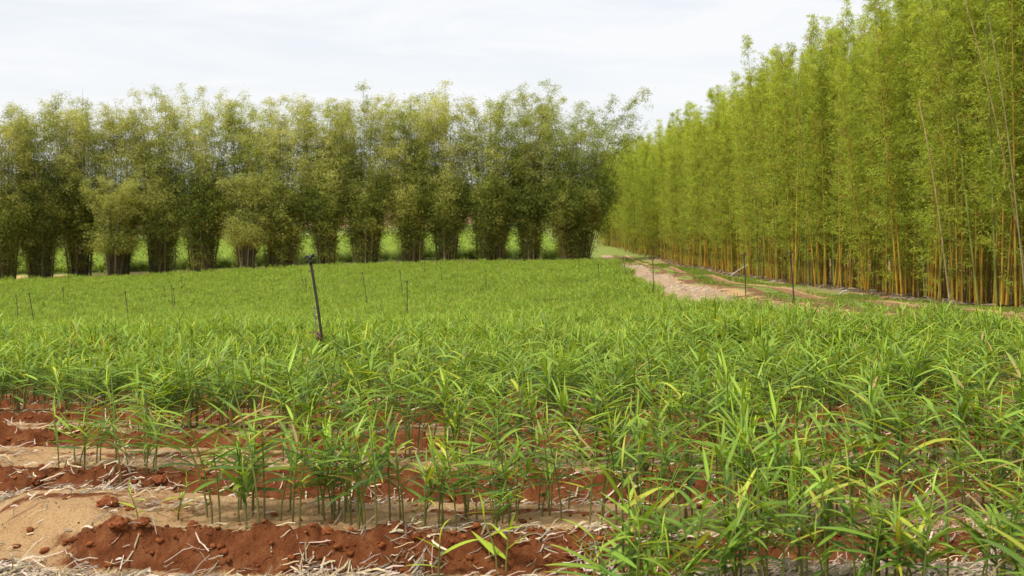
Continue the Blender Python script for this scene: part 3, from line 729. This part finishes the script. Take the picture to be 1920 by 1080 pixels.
# low leafy bushes in front
for px, yt, yb, lab, sd in [(215, 338, 503, 'low rounded yellow-green bamboo shrub in front of the fourth dark clump', 1), (462, 322, 491, 'low rounded yellow-green bamboo shrub in front of the seventh clump', 2)]:
    x, y, z = ground_hit(px, yb, 0.35); y = min(max(y, 90+0.05*x), 98)-2.0; x = (px-960)/F*y; gz = float(Z0(x, y)); H = EYE-(yt-HY)/F*y-gz
    cb, inner, LV = dark_clump(600+sd, 1.2, H, 1.9, nc=34, bright=.20, green=.5, leafscale=.9, low=0.02, zmin=.27)
    e = bpy.data.objects.new('bamboo_shrub', None); C.objects.link(e); e.location = (x, y, gz)
    for b in cb[:8]: link('culm', b.mesh('culm', M_culm, True), e)
    link('inner_culms', inner.mesh('inner_culms', M_culm, True), e); link('foliage', LV.mesh('foliage', M_bleaf), e)
    tag(e, lab, 'bamboo', 'low bamboo shrubs in front of the dark row')
build_clump(1196, 40, 470, 268, 1.5, 'distant pale green bamboo in the gap between the dark and bright rows', 640, D=150, green=1.0)

# ---------------------------------------------------------------- bright golden bamboo row (right)
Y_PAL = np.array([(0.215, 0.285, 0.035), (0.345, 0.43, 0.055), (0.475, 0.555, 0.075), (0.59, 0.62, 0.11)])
GOLD = np.array((0.46, 0.27, 0.03))
def gold_culm(seed, H, lean, dens=1.0, leafy_from=2.0, leaf_l=.18, leaf_w=.028):
    r = np.random.default_rng(seed); n = 30; t = np.linspace(0, 1, n); az = r.uniform(0, 6.28)
    x = math.cos(az)*lean*H*t**1.3; y = math.sin(az)*lean*H*t**1.3; nod = .5*np.maximum(t-.85, 0)**1.3*6*r.uniform(0, .5)
    pts = np.stack([x+nod*math.cos(az+1), y+nod*math.sin(az+1), H*t], -1); pts[0, 2] = -.15
    shade = GOLD*r.uniform(.65, 1.15)
    if r.random() < .2: shade = np.array((.22, .24, .05))
    c = np.tile(shade, (n, 1)); c = c*(1-t[:, None]*.5)+np.array((.20, .27, .04))*t[:, None]*.5; c[::3] *= .55
    B = Buf(); B.add(*tube(pts, np.interp(t, [0, .5, 1], [.036, .027, .004]), 6, c))
    nb = int(145*dens*(H/13)); zb = leafy_from+(H-leafy_from)*r.random(nb)**.8
    drop = (zb < leafy_from+1.0) & (r.random(nb) < .4); zb = zb[~drop]; nb = len(zb)
    q = np.stack([np.interp(zb, pts[:, 2], pts[:, j]) for j in range(3)], -1)
    a = r.uniform(0, 6.28, nb); f = zb/H
    L_ = np.interp(f, [0, .35, .75, 1], [.8, 1.2, .9, .3])*r.uniform(.5, 1.25, nb)
    el = r.uniform(.25, 1.15, nb)
    d = np.stack([np.cos(a)*np.cos(el), np.sin(a)*np.cos(el), np.sin(el)], -1)
    nl = 24; idx = np.repeat(np.arange(nb), nl); s = r.uniform(.15, 1.05, len(idx))
    P = q[idx]+d[idx]*(L_[idx]*s)[:, None]; P[:, 2] -= .22*L_[idx]*s**2
    P += r.normal(size=P.shape)*.06
    ld = unit(d[idx]*.6+r.normal(size=P.shape)*.6+np.array((0, 0, -.25)))
    V, Q = leafquads(P, ld, r.uniform(.6, 1.15, len(P))*leaf_l, r.uniform(.7, 1.2, len(P))*leaf_w, r)
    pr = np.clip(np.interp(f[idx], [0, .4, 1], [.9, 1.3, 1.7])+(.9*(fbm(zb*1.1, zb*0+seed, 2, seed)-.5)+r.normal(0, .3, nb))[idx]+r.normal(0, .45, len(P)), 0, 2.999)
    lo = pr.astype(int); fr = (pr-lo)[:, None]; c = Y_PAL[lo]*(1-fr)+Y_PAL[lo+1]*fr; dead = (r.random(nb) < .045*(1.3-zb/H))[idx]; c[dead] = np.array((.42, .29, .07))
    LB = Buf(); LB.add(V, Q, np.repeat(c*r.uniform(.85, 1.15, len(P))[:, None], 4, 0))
    # thin branches
    BB = Buf()
    sel = r.random(nb) < .5
    for qq, dd, l in zip(q[sel], d[sel], L_[sel]):
        V, Q, c = tube(np.array([qq, qq+dd*l*.5, qq+dd*l-np.array((0, 0, .2*l))]), np.array((.008, .006, .003)), 3, np.array((.22, .22, .05))); LB.add(V, Q, c)
    return B, LB
NC = 10
gc = []
for i in range(NC):
    B, LB = gold_culm(800+i, random.uniform(11.6, 13.0), random.uniform(.01, .06), 1.0, (0.4 if i % 3 == 0 else random.uniform(1.1, 3.4)))
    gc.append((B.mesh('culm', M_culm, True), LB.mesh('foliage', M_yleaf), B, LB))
bare = []
for i in range(4):
    B, LB = gold_culm(850+i, random.uniform(11.5, 13.0), random.uniform(.01, .05), .35, 7.0); bare.append((B.mesh('culm', M_culm, True), LB.mesh('foliage', M_yleaf), B, LB))
def edge_x(y): return 13.9+0.25*math.sin(y*.21)-max(y-104, 0)*.06
def back_clump(seed, nc):
    r = np.random.default_rng(seed); BC = Buf(); BF = Buf()
    for i in range(nc):
        g = gc[r.integers(NC)] if r.random() < .8 else bare[r.integers(4)]; a = r.uniform(0, 6.28); d = 1.0*math.sqrt(r.random()); s = r.uniform(.85, 1.08); rz = r.uniform(0, 6.28)
        R = np.array([[math.cos(rz), -math.sin(rz), 0], [math.sin(rz), math.cos(rz), 0], [0, 0, 1]])*s; o = np.array((math.cos(a)*d, math.sin(a)*d, 0))
        for src, dst in ((g[2], BC), (g[3], BF)):
            dst.add(np.concatenate(src.v)@R.T+o, np.concatenate(src.f4), np.concatenate(src.c))
    return BC.mesh('culms', M_culm, True), BF.mesh('foliage', M_yleaf)
backs = [back_clump(900+i, 9) for i in range(4)]
yv = 17.0; n = 0
rr = random.Random(4)
while yv < 142:
    x = edge_x(yv)
    e = bpy.data.objects.new('golden_bamboo_clump', None); C.objects.link(e); gz = float(Z0(x, yv)); e.location = (x, yv, gz)
    nc = 13 if yv < 70 else 10
    hs = 0.90+0.03*math.sin(yv*.7)+rr.uniform(-.05, .05)
    for i in range(nc):
        g = gc[rr.randrange(NC)] if rr.random() < .84 else bare[rr.randrange(4)]
        ox, oy = rr.uniform(-.7, .9)+.35*math.sin(yv*2.1), rr.uniform(-1.0, 1.0); s = hs*rr.uniform(.84, 1.06)
        c = link('culm', g[0], e, (ox, oy, 0), rr.uniform(0, 6.28), s); c.rotation_euler = (rr.gauss(0, .04), rr.gauss(-.02, .04), rr.uniform(0, 6.28))
        link('foliage', g[1], c)
    dpt = 'nearest' if yv < 19 else ''
    if yv < 24: lab = 'nearest golden bamboo clump, mostly outside the right edge of the picture'
    elif yv < 34: lab = 'golden bamboo at the right edge of the picture, tall yellow stems and lime leaves'
    elif yv < 50: lab = 'golden bamboo in the right stretch of the bright row, behind the tallest track side pipe'
    elif yv < 75: lab = 'golden bamboo in the middle stretch of the bright row along the track'
    else: lab = 'golden bamboo in the far stretch of the bright row, where the track vanishes'
    tag(e, lab, 'bamboo', 'bright bamboo, ' + lab.split('golden bamboo ')[1][:60])
    for j, dx in enumerate((2.1, 4.3, 6.6)):
        if j == 2 and yv > 60: continue
        yb2 = yv+rr.uniform(-.5, .5); xb = x+dx+rr.uniform(-.3, .3)
        b = bpy.data.objects.new('golden_bamboo_clump', None); C.objects.link(b); b.location = (xb, yb2, float(Z0(xb, yb2))); b.rotation_euler = (0, 0, rr.uniform(0, 6.28)); s = rr.uniform(.78, .90); b.scale = (s, s, s)
        k = rr.randrange(4); link('culms', backs[k][0], b); link('foliage', backs[k][1], b)
        tag(b, 'golden bamboo standing inside the bright grove, behind its front row', 'bamboo', 'bright bamboo behind the front row of the grove')
    yv += 1.75; n += 1
print('gold clumps', n)

# leaning bare culms that stand out
def lone_culm(px0, py0, px1, py1, D, label, col, rad=.035, name='leaning_culm', drop=0):
    x1 = (px1-960)/F*D; z1 = EYE-(py1-HY)/F*D; x0 = (px0-960)/F*D; z0 = EYE-(py0-HY)/F*D
    g = float(Z0(x1, D)); t = np.linspace(0, 1, 24)
    pts = np.stack([(x0-x1)*t**1.15, -.25*np.sin(t*3)*t, (z0-g)*t], -1); c = np.tile(col, (24, 1)); c[::2] *= .75
    B = Buf(); B.add(*tube(pts, np.linspace(rad, rad*.5, 24), 7, c)); o = link(name, B.mesh('leaning_culm', M_culm, True), loc=(x1, D, g)); tag(o, label, 'bamboo culm', 'leaning culms in front of the bright row')
lone_culm(1722, 190, 1781, 556, 34.2, 'long pale culm leaning left out of the bright bamboo, right of the track pipes', np.array((.48, .36, .17)))
lone_culm(1808, 0, 1935, 390, 28.3, 'thick golden culm leaning left across the upper right corner', np.array((.36, .27, .10)), .028)
lone_culm(1852, 30, 1925, 330, 27.6, 'second golden culm in the upper right corner, steeper than its neighbour', np.array((.32, .27, .12)), .022)
lone_culm(1500, 130, 1517, 520, 50.0, 'pale straight culm showing high in the bright bamboo left of the nearest trees', np.array((.42, .40, .25)))

# ---------------------------------------------------------------- litter, fallen culms and grass at the foot of the grove
def litter(n):
    r = np.random.default_rng(31); y = 20+r.random(n)**1.5*85; x = 12.3+r.gamma(3.0, .5, n); B = Buf()
    a = r.normal(1.2, .9, n); l = r.uniform(.1, .7, n); P = np.stack([x, y, Z0(x, y)+r.uniform(.01, .12, n)], -1)
    d = np.stack([np.cos(a), np.sin(a), r.normal(.05, .16, n)], -1); V, Q = leafquads(P, d, l, r.uniform(.02, .07, n), r)
    V[:, 2] = np.maximum(V[:, 2], Z0(V[:, 0], V[:, 1])+.01)
    c = np.array((.34, .27, .19))[None]*r.uniform(.2, 1.0, n)[:, None]; B.add(V, Q, np.repeat(c, 4, 0)); return B.mesh('leaf_litter', M_straw)
tag(link('leaf_litter', litter(4500)), 'grey-brown dead leaves and sheaths under the edge of the bright bamboo', kind='stuff')
def grass_mesh(n, seed):
    r = np.random.default_rng(seed); B = Buf()
    y = 13+r.random(n)**1.2*88; a = crop_right(y); s = np.where(r.random(n) < .3, r.normal(.495, .035, n), r.uniform(.66, 1.0, n)); x = a+s*(12.7-a)
    k = fbm(x*0.9, y*0.35, 3, 82)+.25*fbm(x*4, y*4, 2, 90) > .64; x = x[k]; y = y[k]; m = len(x)
    hgt = r.uniform(.02, .06, m)*(1+1.5*(fbm(x*.4, y*.15, 2, 93) > .6)); P = np.stack([x, y, Z0(x, y)+.02], -1); d = unit(np.stack([r.normal(0, .4, m), r.normal(0, .4, m), np.ones(m)], -1))
    V, Q = leafquads(P, d, hgt*1.6, .012+y*.0006, r); c = np.array((.17, .25, .045))[None]*r.uniform(.7, 1.5, m)[:, None]; c[:, 0] *= r.uniform(.8, 1.5, m)
    B.add(V, Q, np.repeat(c, 4, 0)); return B.mesh('verge_grass', M_yleaf)
tag(link('verge_grass', grass_mesh(60000, 41)), 'short green grass between the wheel ruts and along the verge of the track', kind='stuff')
def fallen(px0, py0, px1, py1, D, label, col, rad=.03):
    pts = np.array([((px0-960)/F*D, D, EYE-(py0-HY)/F*D), ((px0+px1-1920)/2/F*D, D, EYE-((py0+py1)/2-HY)/F*D+.03), ((px1-960)/F*D, D-.1, EYE-(py1-HY)/F*D)])
    o0 = pts[0].copy(); B = Buf(); B.add(*tube(pts-o0, rad, 7, col)); tag(link('fallen_culm', B.mesh('fallen_culm', M_culm, True), loc=o0), label, 'bamboo culm', 'fallen culms at the foot of the bright row')
fallen(1366, 520, 1402, 496, 58, 'pale fallen culm propped at an angle on the verge, behind the middle track pipe', np.array((.42, .36, .28)))
fallen(1640, 566, 1664, 557, 34, 'short rusty brown fallen culm on the verge, black at its end', np.array((.25, .11, .05)), .045)
fallen(1574, 552, 1587, 544, 37, 'short grey broken culm at the foot of the grove', np.array((.40, .36, .33)), .03)
